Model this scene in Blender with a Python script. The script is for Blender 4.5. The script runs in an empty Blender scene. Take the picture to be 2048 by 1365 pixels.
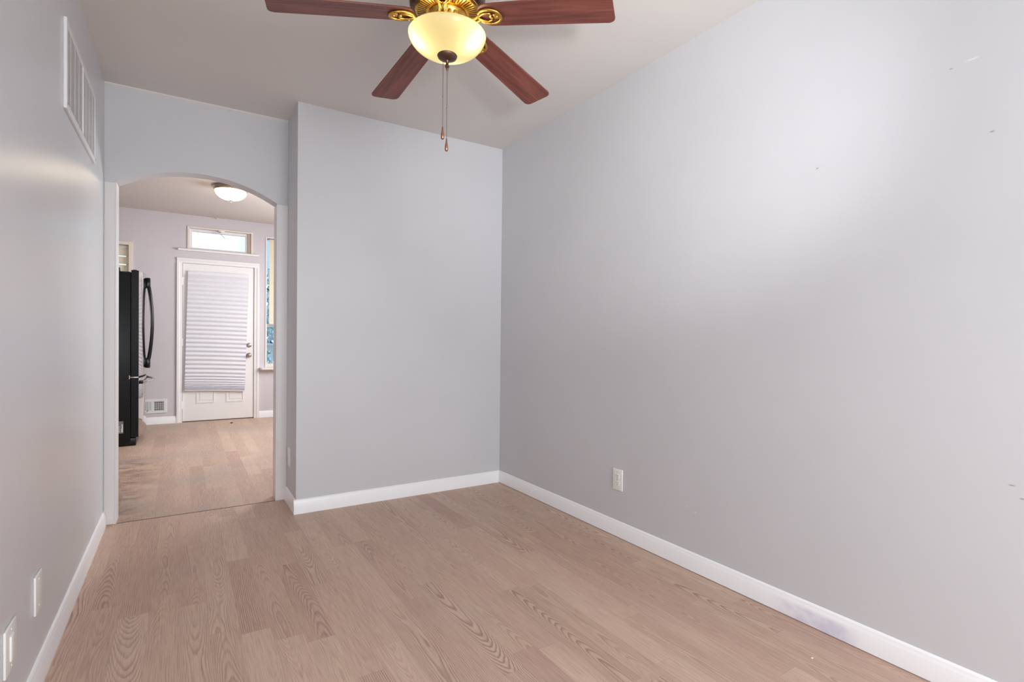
import bpy, bmesh, math, random
from mathutils import Vector, Matrix, Euler
C = bpy.context.scene
COL = C.collection
PI = math.pi
random.seed(7)

# ------------------------------------------------------------------ room dimensions (metres)
XL, XR = -0.388, 2.106          # dining room side walls
XB = 0.609                      # left face of the boxed-out back wall
D, D2 = 3.5706, 3.937           # back wall, arch wall
H = 2.610                       # dining ceiling
DK, HK = 8.087, 2.6926          # kitchen door wall, kitchen ceiling
YF = -2.6                       # front wall (behind the camera)
EYE = 1.126

# ------------------------------------------------------------------ camera
cam = bpy.data.cameras.new('camera')
cam.sensor_width = 36.0
cam.lens = 1053.46 / 2048 * 36.0
cam.shift_x = -17.04 / 2048
cam.shift_y = 7.92 / 2048
cam.clip_start = 0.05
co = bpy.data.objects.new('camera', cam); COL.objects.link(co)
yaw, pit, rol = (math.radians(a) for a in (32.702, -0.637, 0.597))
fw = Vector((math.sin(yaw)*math.cos(pit), math.cos(yaw)*math.cos(pit), math.sin(pit)))
rt = Vector((math.cos(yaw), -math.sin(yaw), 0)); up = rt.cross(fw)
rt2 = rt*math.cos(rol) + up*math.sin(rol); up2 = rt2.cross(fw)
m = Matrix((rt2, up2, -fw)).transposed().to_4x4(); m.translation = (0, 0, EYE)
co.matrix_world = m
C.camera = co

# ------------------------------------------------------------------ world, lights, exposure
C.view_settings.view_transform = 'Standard'
C.view_settings.look = 'None'
C.view_settings.gamma = 1.0
C.view_settings.exposure = 0.0
C.cycles.use_denoising = True
C.cycles.max_bounces = 10
C.cycles.diffuse_bounces = 6
C.cycles.sample_clamp_indirect = 6.0
C.cycles.caustics_reflective = False
C.cycles.caustics_refractive = False
W = bpy.data.worlds.new('world'); C.world = W; W.use_nodes = True
bg = W.node_tree.nodes['Background']
wt = W.node_tree
wc = wt.nodes.new('ShaderNodeTexCoord'); wn = wt.nodes.new('ShaderNodeTexNoise'); wn.inputs['Scale'].default_value = 7.0; wn.inputs['Detail'].default_value = 4.0
wr = wt.nodes.new('ShaderNodeValToRGB'); wr.color_ramp.elements[0].position = 0.40; wr.color_ramp.elements[1].position = 0.60
wr.color_ramp.elements[0].color = (0.30, 0.44, 0.56, 1); wr.color_ramp.elements[1].color = (0.86, 0.93, 1.0, 1)
wt.links.new(wc.outputs['Generated'], wn.inputs['Vector']); wt.links.new(wn.outputs['Fac'], wr.inputs[0]); wt.links.new(wr.outputs[0], bg.inputs['Color'])
bg.inputs['Strength'].default_value = 1.9

def lamp(name, kind, loc, to, energy, color, **kw):
    l = bpy.data.lights.new(name, kind); l.energy = energy; l.color = color
    for k, v in kw.items(): setattr(l, k, v)
    o = bpy.data.objects.new(name, l); COL.objects.link(o); o.location = loc
    o.rotation_euler = (Vector(to) - Vector(loc)).to_track_quat('-Z', 'Y').to_euler()
    return o
# added front fill light, set in an assumed window behind the camera
lamp('front_fill', 'AREA', (0.85, YF+0.02, 1.45), (0.85, 3, 1.35), 114, (0.90, 0.95, 1.0), shape='RECTANGLE', size=1.9, size_y=1.7)
# added fill light, set in an invented opening of the left wall
lamp('side_fill', 'AREA', (XL-0.02, 0.25, 1.65), (2, 0.25, 1.62), 7, (0.90, 0.95, 1.0), shape='RECTANGLE', size=1.15, size_y=1.25)
# added kitchen fill light; a window on the right is only assumed, not built
lamp('kitchen_fill', 'AREA', (2.28, 6.2, 1.45), (0, 6.2, 0.75), 142, (0.93, 0.97, 1.0), shape='RECTANGLE', size=1.6, size_y=1.5)
# added spot standing in for the assumed photographer's flash, bounced off ceiling / wall corner
lamp('assumed_flash', 'SPOT', (0.55, -0.20, 1.45), (2.1, 2.14, 2.28), 158, (0.95, 0.975, 1.0), spot_size=math.radians(54), spot_blend=1.0, shadow_soft_size=0.10)

# ------------------------------------------------------------------ mesh builder
class MB:
    def __init__(s): s.bm = bmesh.new()
    def box(s, x0, x1, y0, y1, z0, z1, bev=0.0, seg=2):
        r = bmesh.ops.create_cube(s.bm, size=1.0)['verts']
        for v in r:
            v.co = Vector((x0 if v.co.x < 0 else x1, y0 if v.co.y < 0 else y1, z0 if v.co.z < 0 else z1))
        if bev > 0:
            es = list({e for v in r for e in v.link_edges})
            bmesh.ops.bevel(s.bm, geom=es, offset=bev, segments=seg, affect='EDGES', profile=0.5)
        return s
    def prism(s, pts, axis, a0, a1):
        """extrude a polygon along an axis; pts are the two other coordinates in order"""
        def P(u, v, a): return {'x': (a, u, v), 'y': (u, a, v), 'z': (u, v, a)}[axis]
        A = [s.bm.verts.new(P(u, v, a0)) for u, v in pts]; B = [s.bm.verts.new(P(u, v, a1)) for u, v in pts]
        n = len(pts)
        fs = [s.bm.faces.new(A), s.bm.faces.new(B[::-1])]
        for i in range(n): fs.append(s.bm.faces.new((A[i], B[i], B[(i+1) % n], A[(i+1) % n])))
        return s
    def lathe(s, prof, n=48, c=(0, 0, 0), axis='z', cap=True):
        rings = []
        for r, z in prof:
            ring = []
            for i in range(n):
                a = 2*PI*i/n; u, v = r*math.cos(a), r*math.sin(a)
                p = {'z': (u, v, z), 'y': (u, z, v), 'x': (z, u, v)}[axis]
                ring.append(s.bm.verts.new(Vector(p) + Vector(c)))
            rings.append(ring)
        for a, b in zip(rings, rings[1:]):
            for i in range(n): s.bm.faces.new((a[i], a[(i+1) % n], b[(i+1) % n], b[i]))
        if cap:
            s.bm.faces.new(rings[0][::-1]); s.bm.faces.new(rings[-1])
        return s
    def tube(s, pts, r, n=10, closed=False, rs=None, sq=(1, 1)):
        pts = [Vector(p) for p in pts]; N = len(pts); rings = []; prev = None
        for i, p in enumerate(pts):
            if closed: t = pts[(i+1) % N] - pts[i-1]
            else: t = pts[min(i+1, N-1)] - pts[max(i-1, 0)]
            t.normalize()
            if prev is None:
                ref = Vector((0, 0, 1)) if abs(t.z) < 0.9 else Vector((1, 0, 0))
                nrm = ref.cross(t).normalized()
            else:
                nrm = (prev - t*prev.dot(t)).normalized()
            prev = nrm; bn = t.cross(nrm)
            rr = rs[i] if rs else r
            rings.append([s.bm.verts.new(p + nrm*rr*sq[0]*math.cos(2*PI*k/n) + bn*rr*sq[1]*math.sin(2*PI*k/n)) for k in range(n)])
        prs = list(zip(rings, rings[1:])) + ([(rings[-1], rings[0])] if closed else [])
        for a, b in prs:
            for k in range(n): s.bm.faces.new((a[k], a[(k+1) % n], b[(k+1) % n], b[k]))
        if not closed:
            s.bm.faces.new(rings[0][::-1]); s.bm.faces.new(rings[-1])
        return s
    def xf(s, mat):
        bmesh.ops.transform(s.bm, matrix=mat, verts=s.bm.verts); return s
    def build(s, name, mat, parent=None, smooth=None, loc=None, rot=None, **props):
        bmesh.ops.recalc_face_normals(s.bm, faces=s.bm.faces)
        me = bpy.data.meshes.new(name); s.bm.to_mesh(me); s.bm.free()
        if mat: me.materials.append(mat)
        if smooth is not None:
            me.shade_smooth(); me.set_sharp_from_angle(angle=math.radians(smooth))
        o = bpy.data.objects.new(name, me); COL.objects.link(o)
        if parent: o.parent = parent
        if loc: o.location = loc
        if rot: o.rotation_euler = rot
        for k, v in props.items(): o[k] = v
        return o

def thing(name, label, cat, loc=(0, 0, 0), rz=0.0, group=None):
    o = bpy.data.objects.new(name, None); COL.objects.link(o); o.empty_display_size = 0.1
    o.location = loc; o.rotation_euler = (0, 0, rz)
    o['label'] = label; o['category'] = cat
    if group: o['group'] = group
    return o
def tag(o, label, cat, group=None):
    o['label'] = label; o['category'] = cat
    if group: o['group'] = group
    return o
def struct(b, name, mat, label, cat, parent=None, smooth=None):
    o = b.build(name, mat, parent, smooth)
    if parent is None: o['kind'] = 'structure'; o['label'] = label; o['category'] = cat
    return o
def dup(o, parent=None):
    c = o.copy(); COL.objects.link(c)
    if parent: c.parent = parent
    for ch in list(o.children): dup(ch, c)
    return c

# ------------------------------------------------------------------ materials
def srgb(r, g, b):
    f = lambda c: (c/255/12.92) if c/255 <= 0.04045 else ((c/255+0.055)/1.055)**2.4
    return (f(r), f(g), f(b), 1.0)
class NT:
    """small node helper"""
    def __init__(s, name):
        s.m = bpy.data.materials.new(name); s.m.use_nodes = True; s.t = s.m.node_tree; s.n = s.t.nodes
        s.b = s.n['Principled BSDF']; s.out = s.n['Material Output']
    def new(s, k, **kw):
        x = s.n.new(k)
        for a, v in kw.items(): setattr(x, a, v)
        return x
    def put(s, sock, v):
        if isinstance(v, bpy.types.NodeSocket): s.t.links.new(v, sock)
        elif v is not None: sock.default_value = v
    def math(s, op, a, b=None, c=None, clamp=False):
        x = s.new('ShaderNodeMath', operation=op, use_clamp=clamp)
        for i, v in enumerate((a, b, c)): s.put(x.inputs[i], v)
        return x.outputs[0]
    def mix(s, f, a, b, blend='MIX'):
        x = s.new('ShaderNodeMix', data_type='RGBA', blend_type=blend)
        s.put(x.inputs[0], f); s.put(x.inputs[6], a); s.put(x.inputs[7], b); return x.outputs[2]
    def obj(s):
        return s.new('ShaderNodeTexCoord').outputs['Object']
    def sep(s, v):
        x = s.new('ShaderNodeSeparateXYZ'); s.put(x.inputs[0], v); return x.outputs
    def comb(s, a, b, c):
        x = s.new('ShaderNodeCombineXYZ')
        for i, v in enumerate((a, b, c)): s.put(x.inputs[i], v)
        return x.outputs[0]
    def noise(s, v, scale, detail=2.0, rough=0.5, dist=0.0):
        x = s.new('ShaderNodeTexNoise'); s.put(x.inputs['Vector'], v)
        x.inputs['Scale'].default_value = scale; x.inputs['Detail'].default_value = detail
        x.inputs['Roughness'].default_value = rough; x.inputs['Distortion'].default_value = dist
        return x.outputs['Fac']
    def white(s, v):
        x = s.new('ShaderNodeTexWhiteNoise', noise_dimensions='3D'); s.put(x.inputs['Vector'], v); return x.outputs['Value']
    def remap(s, v, a, b, c=0.0, d=1.0, smooth=False):
        x = s.new('ShaderNodeMapRange', interpolation_type='SMOOTHSTEP' if smooth else 'LINEAR'); x.clamp = True if not smooth else x.clamp
        for i, k in enumerate((v, a, b, c, d)): s.put(x.inputs[i], k)
        return x.outputs[0]
    def bump(s, h, strength, dist=0.002):
        x = s.new('ShaderNodeBump'); x.inputs['Strength'].default_value = strength; x.inputs['Distance'].default_value = dist
        s.put(x.inputs['Height'], h); s.put(s.b.inputs['Normal'], x.outputs[0])
    def set(s, color=None, rough=None, metal=None, spec=None, **kw):
        if color is not None: s.put(s.b.inputs['Base Color'], color)
        if rough is not None: s.put(s.b.inputs['Roughness'], rough)
        if metal is not None: s.b.inputs['Metallic'].default_value = metal
        if spec is not None: s.b.inputs['Specular IOR Level'].default_value = spec
        for k, v in kw.items(): s.b.inputs[k].default_value = v
        return s

def paint(name, col, rough=0.5, spec=0.5, vary=0.03, marks=None, bump=0.06):
    k = NT(name); p = k.obj()
    n = k.noise(p, 1.3, 3.0)
    c = k.mix(k.remap(n, 0.3, 0.7), tuple(x*(1-vary) for x in col[:3])+(1,), tuple(min(1, x*(1+vary)) for x in col[:3])+(1,))
    for (pos, sx, sz, dark) in (marks or []):
        d = k.new('ShaderNodeVectorMath', operation='SUBTRACT'); k.put(d.inputs[0], p); d.inputs[1].default_value = pos
        e = k.new('ShaderNodeVectorMath', operation='MULTIPLY'); k.put(e.inputs[0], d.outputs[0]); e.inputs[1].default_value = (20, 1/sx, 1/sz)
        l = k.new('ShaderNodeVectorMath', operation='LENGTH'); k.put(l.inputs[0], e.outputs[0])
        f = k.remap(k.math('ADD', l.outputs['Value'], k.math('MULTIPLY', k.noise(p, 260.0), 0.9)), 1.5, 0.9)
        c = k.mix(k.math('MULTIPLY', f, 0.6), c, dark)
    k.set(c, rough, 0.0, spec)
    if bump: k.bump(k.noise(p, 180.0, 2.0), bump, 0.001)
    return k.m

WALLC = srgb(205, 204.5, 207)
MARK_D = srgb(120, 120, 128); MARK_L = srgb(232, 232, 236)
M = {}
M['wall'] = paint('wall_paint', WALLC, 0.42, 0.5)
M['wall_sheen'] = paint('wall_paint_satin_lifted', srgb(211, 212, 215), 0.30, 0.5)  # same wall paint, lightened to make up for missing light on the left
M['wall_marked'] = paint('wall_paint_scuffed', WALLC, 0.48, 0.4, marks=[
    ((XR, 0.592, 1.784), 0.007, 0.003, MARK_D), ((XR, 0.645, 2.03), 0.022, 0.004, MARK_L), ((XR, 0.70, 2.022), 0.006, 0.003, MARK_D),
    ((XR, 1.126, 1.812), 0.006, 0.004, MARK_D), ((XR, 1.69, 0.291), 0.008, 0.004, MARK_L), ((XR, 1.735, 0.307), 0.007, 0.003, MARK_L),
    ((XR, 0.53, 0.70), 0.010, 0.003, MARK_D), ((XR, 0.505, 0.665), 0.009, 0.003, MARK_D)])
M['wall_kitchen'] = paint('kitchen_wall_paint', srgb(208, 201, 205), 0.45, 0.4)
M['ceiling_k'] = paint('kitchen_ceiling_paint', srgb(206, 198, 193), 0.7, 0.25)
M['ceiling'] = paint('ceiling_paint', srgb(218, 214, 210), 0.7, 0.25)
M['trim'] = paint('white_trim_paint', srgb(247, 247, 248), 0.30, 0.5, 0.01, bump=0)
M['casing'] = paint('cream_casing_paint', srgb(229, 226, 224), 0.35, 0.5, 0.01, bump=0)
M['door'] = paint('white_door_paint', srgb(240, 237, 236), 0.38, 0.5, 0.01, bump=0)
M['plastic'] = paint('white_plastic', srgb(236, 236, 232), 0.35, 0.5, 0.0, bump=0)
M['grille'] = paint('white_enamel', srgb(228, 228, 228), 0.4, 0.5, 0.0, bump=0)
M['slot'] = NT('dark_slot').set((0.03, 0.03, 0.03, 1), 0.8).m
M['pale_slot'] = NT('pale_duct').set(srgb(222, 222, 224), 0.7).m
M['grey_slot'] = NT('grey_slot').set((0.25, 0.25, 0.25, 1), 0.8).m

def base_smudged():
    k = NT('white_trim_smudged'); p = k.obj(); x, y, z = k.sep(p)
    band = k.math('MULTIPLY', k.remap(y, 0.92, 1.0, 0, 1, True), k.remap(y, 1.16, 1.30, 1, 0, True))
    n = k.remap(k.noise(k.comb(k.math('MULTIPLY', x, 1), k.math('MULTIPLY', y, 14.0), k.math('MULTIPLY', z, 18.0)), 1.0, 3.0), 0.35, 0.62)
    low = k.remap(z, 0.055, 0.070, 1, 0)
    f = k.math('MULTIPLY', k.math('MULTIPLY', band, k.math('ADD', 0.35, k.math('MULTIPLY', n, 0.65))), low)
    k.set(k.mix(k.math('MULTIPLY', f, 0.8), srgb(247, 247, 248), srgb(208, 204, 222)), 0.30, 0.0, 0.5); return k.m
M['base_smudged'] = base_smudged()

def floor_mat(name, kitchen=False):
    k = NT(name); p = k.obj(); x, y, z = k.sep(p)
    w, L = 0.1, 0.76
    xs = k.math('DIVIDE', k.math('ADD', x, 0.01 + (0.037 if kitchen else 0)), w)
    row = k.math('FLOOR', xs); xf = k.math('SUBTRACT', k.math('FRACT', xs), 0.5)
    r1 = k.white(k.comb(row, 3.7, 1.3))
    ys = k.math('ADD', k.math('DIVIDE', y, L), k.math('MULTIPLY', r1, 5.0))
    pl = k.math('FLOOR', ys); yf = k.math('FRACT', ys)
    i1 = k.white(k.comb(row, pl, 0.5)); i2 = k.white(k.comb(row, pl, 7.5)); i3 = k.white(k.comb(pl, row, 3.1))
    # plain-sawn grain: stacked parabolic growth rings down each strip, or straight quarter-sawn lines
    drift = k.noise(k.comb(k.math('ADD', k.math('MULTIPLY', y, 1.1), k.math('MULTIPLY', i1, 53.0)), i2, 2.0), 1.0, 1.0)
    xc = k.math('ADD', xf, k.math('MULTIPLY', k.math('SUBTRACT', drift, 0.5), 1.1))
    fld = k.noise(k.comb(k.math('ADD', k.math('MULTIPLY', xf, 0.42), k.math('MULTIPLY', i1, 57.0)),
                         k.math('ADD', k.math('MULTIPLY', y, 1.5), k.math('MULTIPLY', i2, 91.0)), k.math('MULTIPLY', i3, 33.0)), 1.0, 1.0, 0.3)
    wob = k.noise(k.comb(k.math('MULTIPLY', x, 60.0), k.math('MULTIPLY', y, 9.0), i1), 1.0, 2.0)
    para = k.math('MULTIPLY', k.math('MULTIPLY', xc, xc), k.math('ADD', 15.0, k.math('MULTIPLY', i3, 18.0)))
    arg = k.math('ADD', k.math('ADD', k.math('MULTIPLY', fld, k.math('ADD', 11.0, k.math('MULTIPLY', i3, 11.0))), k.math('ADD', para, k.math('MULTIPLY', y, k.math('MULTIPLY', k.math('SUBTRACT', i1, 0.5), 34.0)))), k.math('MULTIPLY', wob, 0.75))
    quarter = k.math('LESS_THAN', i2, 0.24)
    arg_q = k.math('ADD', k.math('MULTIPLY', xf, 14.0), k.math('ADD', k.math('MULTIPLY', fld, 3.0), k.math('MULTIPLY', wob, 0.8)))
    arg = k.math('ADD', k.math('MULTIPLY', arg, k.math('SUBTRACT', 1.0, quarter)), k.math('MULTIPLY', arg_q, quarter))
    tri = k.math('FRACT', arg)
    ring = k.math('MULTIPLY', k.remap(tri, 0.30, 0.80, 0, 1, True), k.remap(tri, 0.84, 1.0, 1, 0, True))
    soft = k.noise(k.comb(k.math('MULTIPLY', x, 11.0), k.math('MULTIPLY', y, 1.7), k.math('MULTIPLY', i1, 20.0)), 1.0, 2.0)
    str_ = k.math('MULTIPLY', k.math('MULTIPLY', ring, k.remap(soft, 0.32, 0.60, 0.15, 1.0)), k.remap(k.white(k.comb(pl, row, 9.4)), 0.0, 0.8, 0.15, 1.0))
    pore = k.noise(k.comb(k.math('MULTIPLY', x, 420.0), k.math('MULTIPLY', y, 9.0), i3), 1.0, 2.0)
    light = k.mix(i1, srgb(213, 184, 163), srgb(196, 163, 144))
    light = k.mix(k.math('MULTIPLY', k.remap(i2, 0.55, 1.0), 0.55), light, srgb(206, 180, 156))
    dark = k.mix(i3, srgb(138, 104, 91), srgb(152, 118, 104))
    c = k.mix(k.math('MULTIPLY', str_, 0.42 if kitchen else 0.74), light, dark)
    c = k.mix(k.math('MULTIPLY', k.remap(pore, 0.42, 0.75), 0.45), c, dark)
    # fine plank joints
    ex = k.math('ABSOLUTE', xf)
    ex = k.remap(ex, 0.488, 0.5)
    ey = k.remap(k.math('ABSOLUTE', k.math('SUBTRACT', yf, 0.5)), 0.4978, 0.5)
    c = k.mix(k.math('MULTIPLY', k.math('MAXIMUM', ex, ey), 0.22), c, srgb(120, 95, 85))
    # wear: paler, greyer film in blotches
    wear = k.remap(k.noise(p, 1.6, 3.0), 0.45, 0.7)
    c = k.mix(k.math('MULTIPLY', wear, 0.62 if kitchen else 0.16), c, srgb(168, 154, 143) if kitchen else srgb(188, 172, 160))
    if kitchen:
        a = k.remap(x, -0.06, -0.34, 0, 1, True); b = k.remap(y, 6.2, 5.6, 0, 1, True)
        st = k.remap(k.noise(k.comb(k.math('MULTIPLY', x, 7.0), k.math('MULTIPLY', y, 9.0), 4.4), 1.0, 5.0, 0.68), 0.42, 0.66)
        c = k.mix(k.math('MULTIPLY', k.math('MULTIPLY', k.math('MULTIPLY', a, b), st), 0.66), c, srgb(112, 94, 84))
    k.set(c, k.remap(pore, 0.3, 0.7, 0.40, 0.55), 0.0, 0.42)
    k.bump(str_, 0.10, 0.0006)
    return k.m
M['floor'] = floor_mat('oak_laminate'); M['floor_k'] = floor_mat('oak_laminate_worn', True)

def wood():
    k = NT('mahogany_blade'); p = k.obj(); x, y, z = k.sep(p)
    a = k.noise(k.comb(k.math('MULTIPLY', x, 3.0), k.math('MULTIPLY', y, 38.0), 0.3), 1.0, 4.0, 0.6, 0.6)
    b = k.noise(k.comb(k.math('MULTIPLY', x, 9.0), k.math('MULTIPLY', y, 210.0), 2.3), 1.0, 2.0)
    c = k.mix(k.remap(a, 0.3, 0.72), srgb(92, 47, 41), srgb(138, 80, 67))
    c = k.mix(k.math('MULTIPLY', k.remap(b, 0.5, 0.75), 0.4), c, srgb(88, 42, 36))
    k.set(c, 0.42, 0.0, 0.4); return k.m
M['blade'] = wood()
def metal(name, col, rough, vary=0.0):
    k = NT(name)
    if vary:
        n = k.remap(k.noise(k.obj(), 60.0, 3.0), 0.3, 0.7)
        k.set(k.mix(n, tuple(c*(1-vary) for c in col[:3])+(1,), col), rough, 1.0)
    else: k.set(col, rough, 1.0)
    return k.m
M['bronze'] = metal('dark_bronze', srgb(120, 96, 84), 0.38, 0.25)
M['brass'] = metal('antique_brass', srgb(232, 186, 92), 0.28, 0.35)
M['brass_dark'] = metal('dark_slot_metal', srgb(96, 66, 36), 0.45, 0.5)
M['copper'] = metal('brushed_copper', srgb(178, 130, 110), 0.35)
M['chain'] = metal('pewter_chain', srgb(150, 130, 118), 0.35)
M['nickel'] = metal('satin_nickel', srgb(190, 180, 170), 0.28)
M['steel'] = metal('stainless_steel', srgb(205, 200, 196), 0.085)
M['black'] = NT('black_textured_steel').set((0.009, 0.009, 0.010, 1), 0.34, 0.0, 0.18).m
M['black_gloss'] = NT('black_gloss_plastic').set((0.007, 0.007, 0.008, 1), 0.20, 0.0, 0.28).m
M['label'] = NT('grey_sticker').set(srgb(120, 120, 122), 0.5).m
M['ink'] = NT('white_ink').set(srgb(225, 225, 225), 0.5).m

def bowl_glass():
    k = NT('amber_glass'); t = k.t; k.n.remove(k.b)
    tr = k.new('ShaderNodeBsdfTranslucent'); tr.inputs['Color'].default_value = (1.0, 0.88, 0.50, 1)
    df = k.new('ShaderNodeBsdfDiffuse'); df.inputs['Color'].default_value = (0.80, 0.66, 0.36, 1)
    gl = k.new('ShaderNodeBsdfGlossy'); gl.inputs['Roughness'].default_value = 0.15
    fr = k.new('ShaderNodeFresnel'); fr.inputs['IOR'].default_value = 1.4
    a = k.new('ShaderNodeMixShader'); a.inputs[0].default_value = 0.30
    t.links.new(tr.outputs[0], a.inputs[1]); t.links.new(df.outputs[0], a.inputs[2])
    b = k.new('ShaderNodeMixShader'); t.links.new(fr.outputs[0], b.inputs[0]); t.links.new(a.outputs[0], b.inputs[1]); t.links.new(gl.outputs[0], b.inputs[2])
    t.links.new(b.outputs[0], k.out.inputs[0]); return k.m
M['bowl'] = bowl_glass()
def emit(name, col, s):
    k = NT(name); k.set((0.9, 0.9, 0.9, 1), 0.4); k.b.inputs['Emission Color'].default_value = col; k.b.inputs['Emission Strength'].default_value = s; return k.m
M['bulb'] = emit('warm_bulb', (1.0, 0.86, 0.58, 1), 21.0)
M['dome'] = emit('lit_white_glass', (1.0, 0.84, 0.62, 1), 9.0)
def glass():
    k = NT('window_glass'); k.n.remove(k.b)
    tr = k.new('ShaderNodeBsdfTransparent'); tr.inputs['Color'].default_value = (0.94, 0.97, 0.97, 1)
    gl = k.new('ShaderNodeBsdfGlossy'); gl.inputs['Roughness'].default_value = 0.02
    fr = k.new('ShaderNodeFresnel'); fr.inputs['IOR'].default_value = 1.45
    b = k.new('ShaderNodeMixShader'); k.t.links.new(fr.outputs[0], b.inputs[0]); k.t.links.new(tr.outputs[0], b.inputs[1]); k.t.links.new(gl.outputs[0], b.inputs[2])
    k.t.links.new(b.outputs[0], k.out.inputs[0]); return k.m
M['glass'] = glass()
def sheet(name, col, transl, tc):
    k = NT(name); k.n.remove(k.b)
    d = k.new('ShaderNodeBsdfDiffuse'); d.inputs['Color'].default_value = col
    t = k.new('ShaderNodeBsdfTranslucent'); t.inputs['Color'].default_value = tc
    b = k.new('ShaderNodeMixShader'); b.inputs[0].default_value = transl
    k.t.links.new(d.outputs[0], b.inputs[1]); k.t.links.new(t.outputs[0], b.inputs[2]); k.t.links.new(b.outputs[0], k.out.inputs[0]); return k.m
M['blind'] = sheet('cream_vinyl_slat', srgb(255, 250, 238), 0.5, srgb(255, 248, 230))
M['shade'] = sheet('white_pleated_paper', srgb(240, 239, 244), 0.12, srgb(245, 245, 250))
M['deckwood'] = paint('painted_deck_wood', srgb(205, 215, 222), 0.6, 0.3)
M['bark'] = paint('bark', srgb(92, 84, 78), 0.9, 0.1)
M['leaf'] = paint('hazed_leaves', srgb(192, 216, 228), 0.7, 0.2, 0.2)  # pale blue haze and brightness put into the leaf colour
M['ground'] = paint('ground', srgb(120, 124, 112), 0.9, 0.1, 0.15)
M['dirt'] = NT('dark_dirt').set(srgb(62, 50, 44), 0.9).m
M['chip'] = NT('white_chip').set(srgb(245, 240, 225), 0.6).m
M['seam'] = NT('dark_seam').set(srgb(104, 84, 74), 0.7).m

# ------------------------------------------------------------------ the setting
T = 0.12
KX0, KX1 = -1.30, 2.32
struct(MB().box(XL-T, XR+T, YF-T, 3.928, -0.1, 0), 'floor', M['floor'], 'pink-brown oak laminate floor of the empty room', 'floor')
struct(MB().box(KX0-T, KX1+T, 3.932, DK+0.14, -0.1, 0), 'floor_kitchen', M['floor_k'], 'worn greyish oak laminate floor of the kitchen beyond the arch', 'floor')
struct(MB().box(-0.333, 0.548, 3.926, 3.934, -0.05, 0.0012), 'trim_1', M['seam'], 'thin dark joint in the floor under the arch', 'floor joint')
struct(MB().box(XL-T, XR+T, YF-T, D2, H, H+0.1), 'ceiling', M['ceiling'], 'off-white flat ceiling over the empty room', 'ceiling')
struct(MB().box(KX0-T, KX1+T, D2+0.115, DK+0.14, HK, HK+0.1), 'ceiling_kitchen', M['ceiling_k'], 'off-white kitchen ceiling seen through the arch', 'ceiling')
struct(MB().box(XL-T, XL, YF-T, -0.35, 0, H).box(XL-T, XL, 0.85, D2, 0, H).box(XL-T, XL, -0.35, 0.85, 0, 1.0).box(XL-T, XL, -0.35, 0.85, 2.30, H), 'wall_left', M['wall_sheen'], 'pale grey left wall with a satin sheen', 'wall')  # gap in the wall made for the added side fill light
struct(MB().box(XR, XR+T, YF-T, D2, 0, H), 'wall_right', M['wall_marked'], 'long bare pale grey wall on the right', 'wall')
struct(MB().box(XB, XR, D, D2, 0, H), 'wall_back', M['wall'], 'pale grey boxed-out back wall right of the arch', 'wall')

# front wall behind the camera, with an opening assumed for the added fill light
def holed(x0, x1, z0, z1, y0, y1, holes):
    xs = sorted({x0, x1, *[h[0] for h in holes], *[h[1] for h in holes]}); zs = sorted({z0, z1, *[h[2] for h in holes], *[h[3] for h in holes]})
    bm_ = MB(); bm = bm_.bm; V = {}
    def v(i, j, y):
        if (i, j, y) not in V: V[(i, j, y)] = bm.verts.new((xs[i], y, zs[j]))
        return V[(i, j, y)]
    def solid(i, j):
        if not (0 <= i < len(xs)-1 and 0 <= j < len(zs)-1): return False
        cx, cz = (xs[i]+xs[i+1])/2, (zs[j]+zs[j+1])/2
        return not any(h[0] < cx < h[1] and h[2] < cz < h[3] for h in holes)
    for i in range(len(xs)-1):
        for j in range(len(zs)-1):
            if not solid(i, j): continue
            for y in (y0, y1): bm.faces.new((v(i, j, y), v(i+1, j, y), v(i+1, j+1, y), v(i, j+1, y)))
            for di, dj, a, b in ((-1, 0, (i, j), (i, j+1)), (1, 0, (i+1, j), (i+1, j+1)), (0, -1, (i, j), (i+1, j)), (0, 1, (i, j+1), (i+1, j+1))):
                if not solid(i+di, j+dj): bm.faces.new((v(*a, y0), v(*b, y0), v(*b, y1), v(*a, y1)))
    return bm_
struct(holed(XL, XR, 0, H, YF-T, YF, [(-0.12, 1.82, 0.58, 2.32)]), 'wall_front', M['wall'], 'wall behind the camera with an assumed window opening', 'wall')

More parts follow.
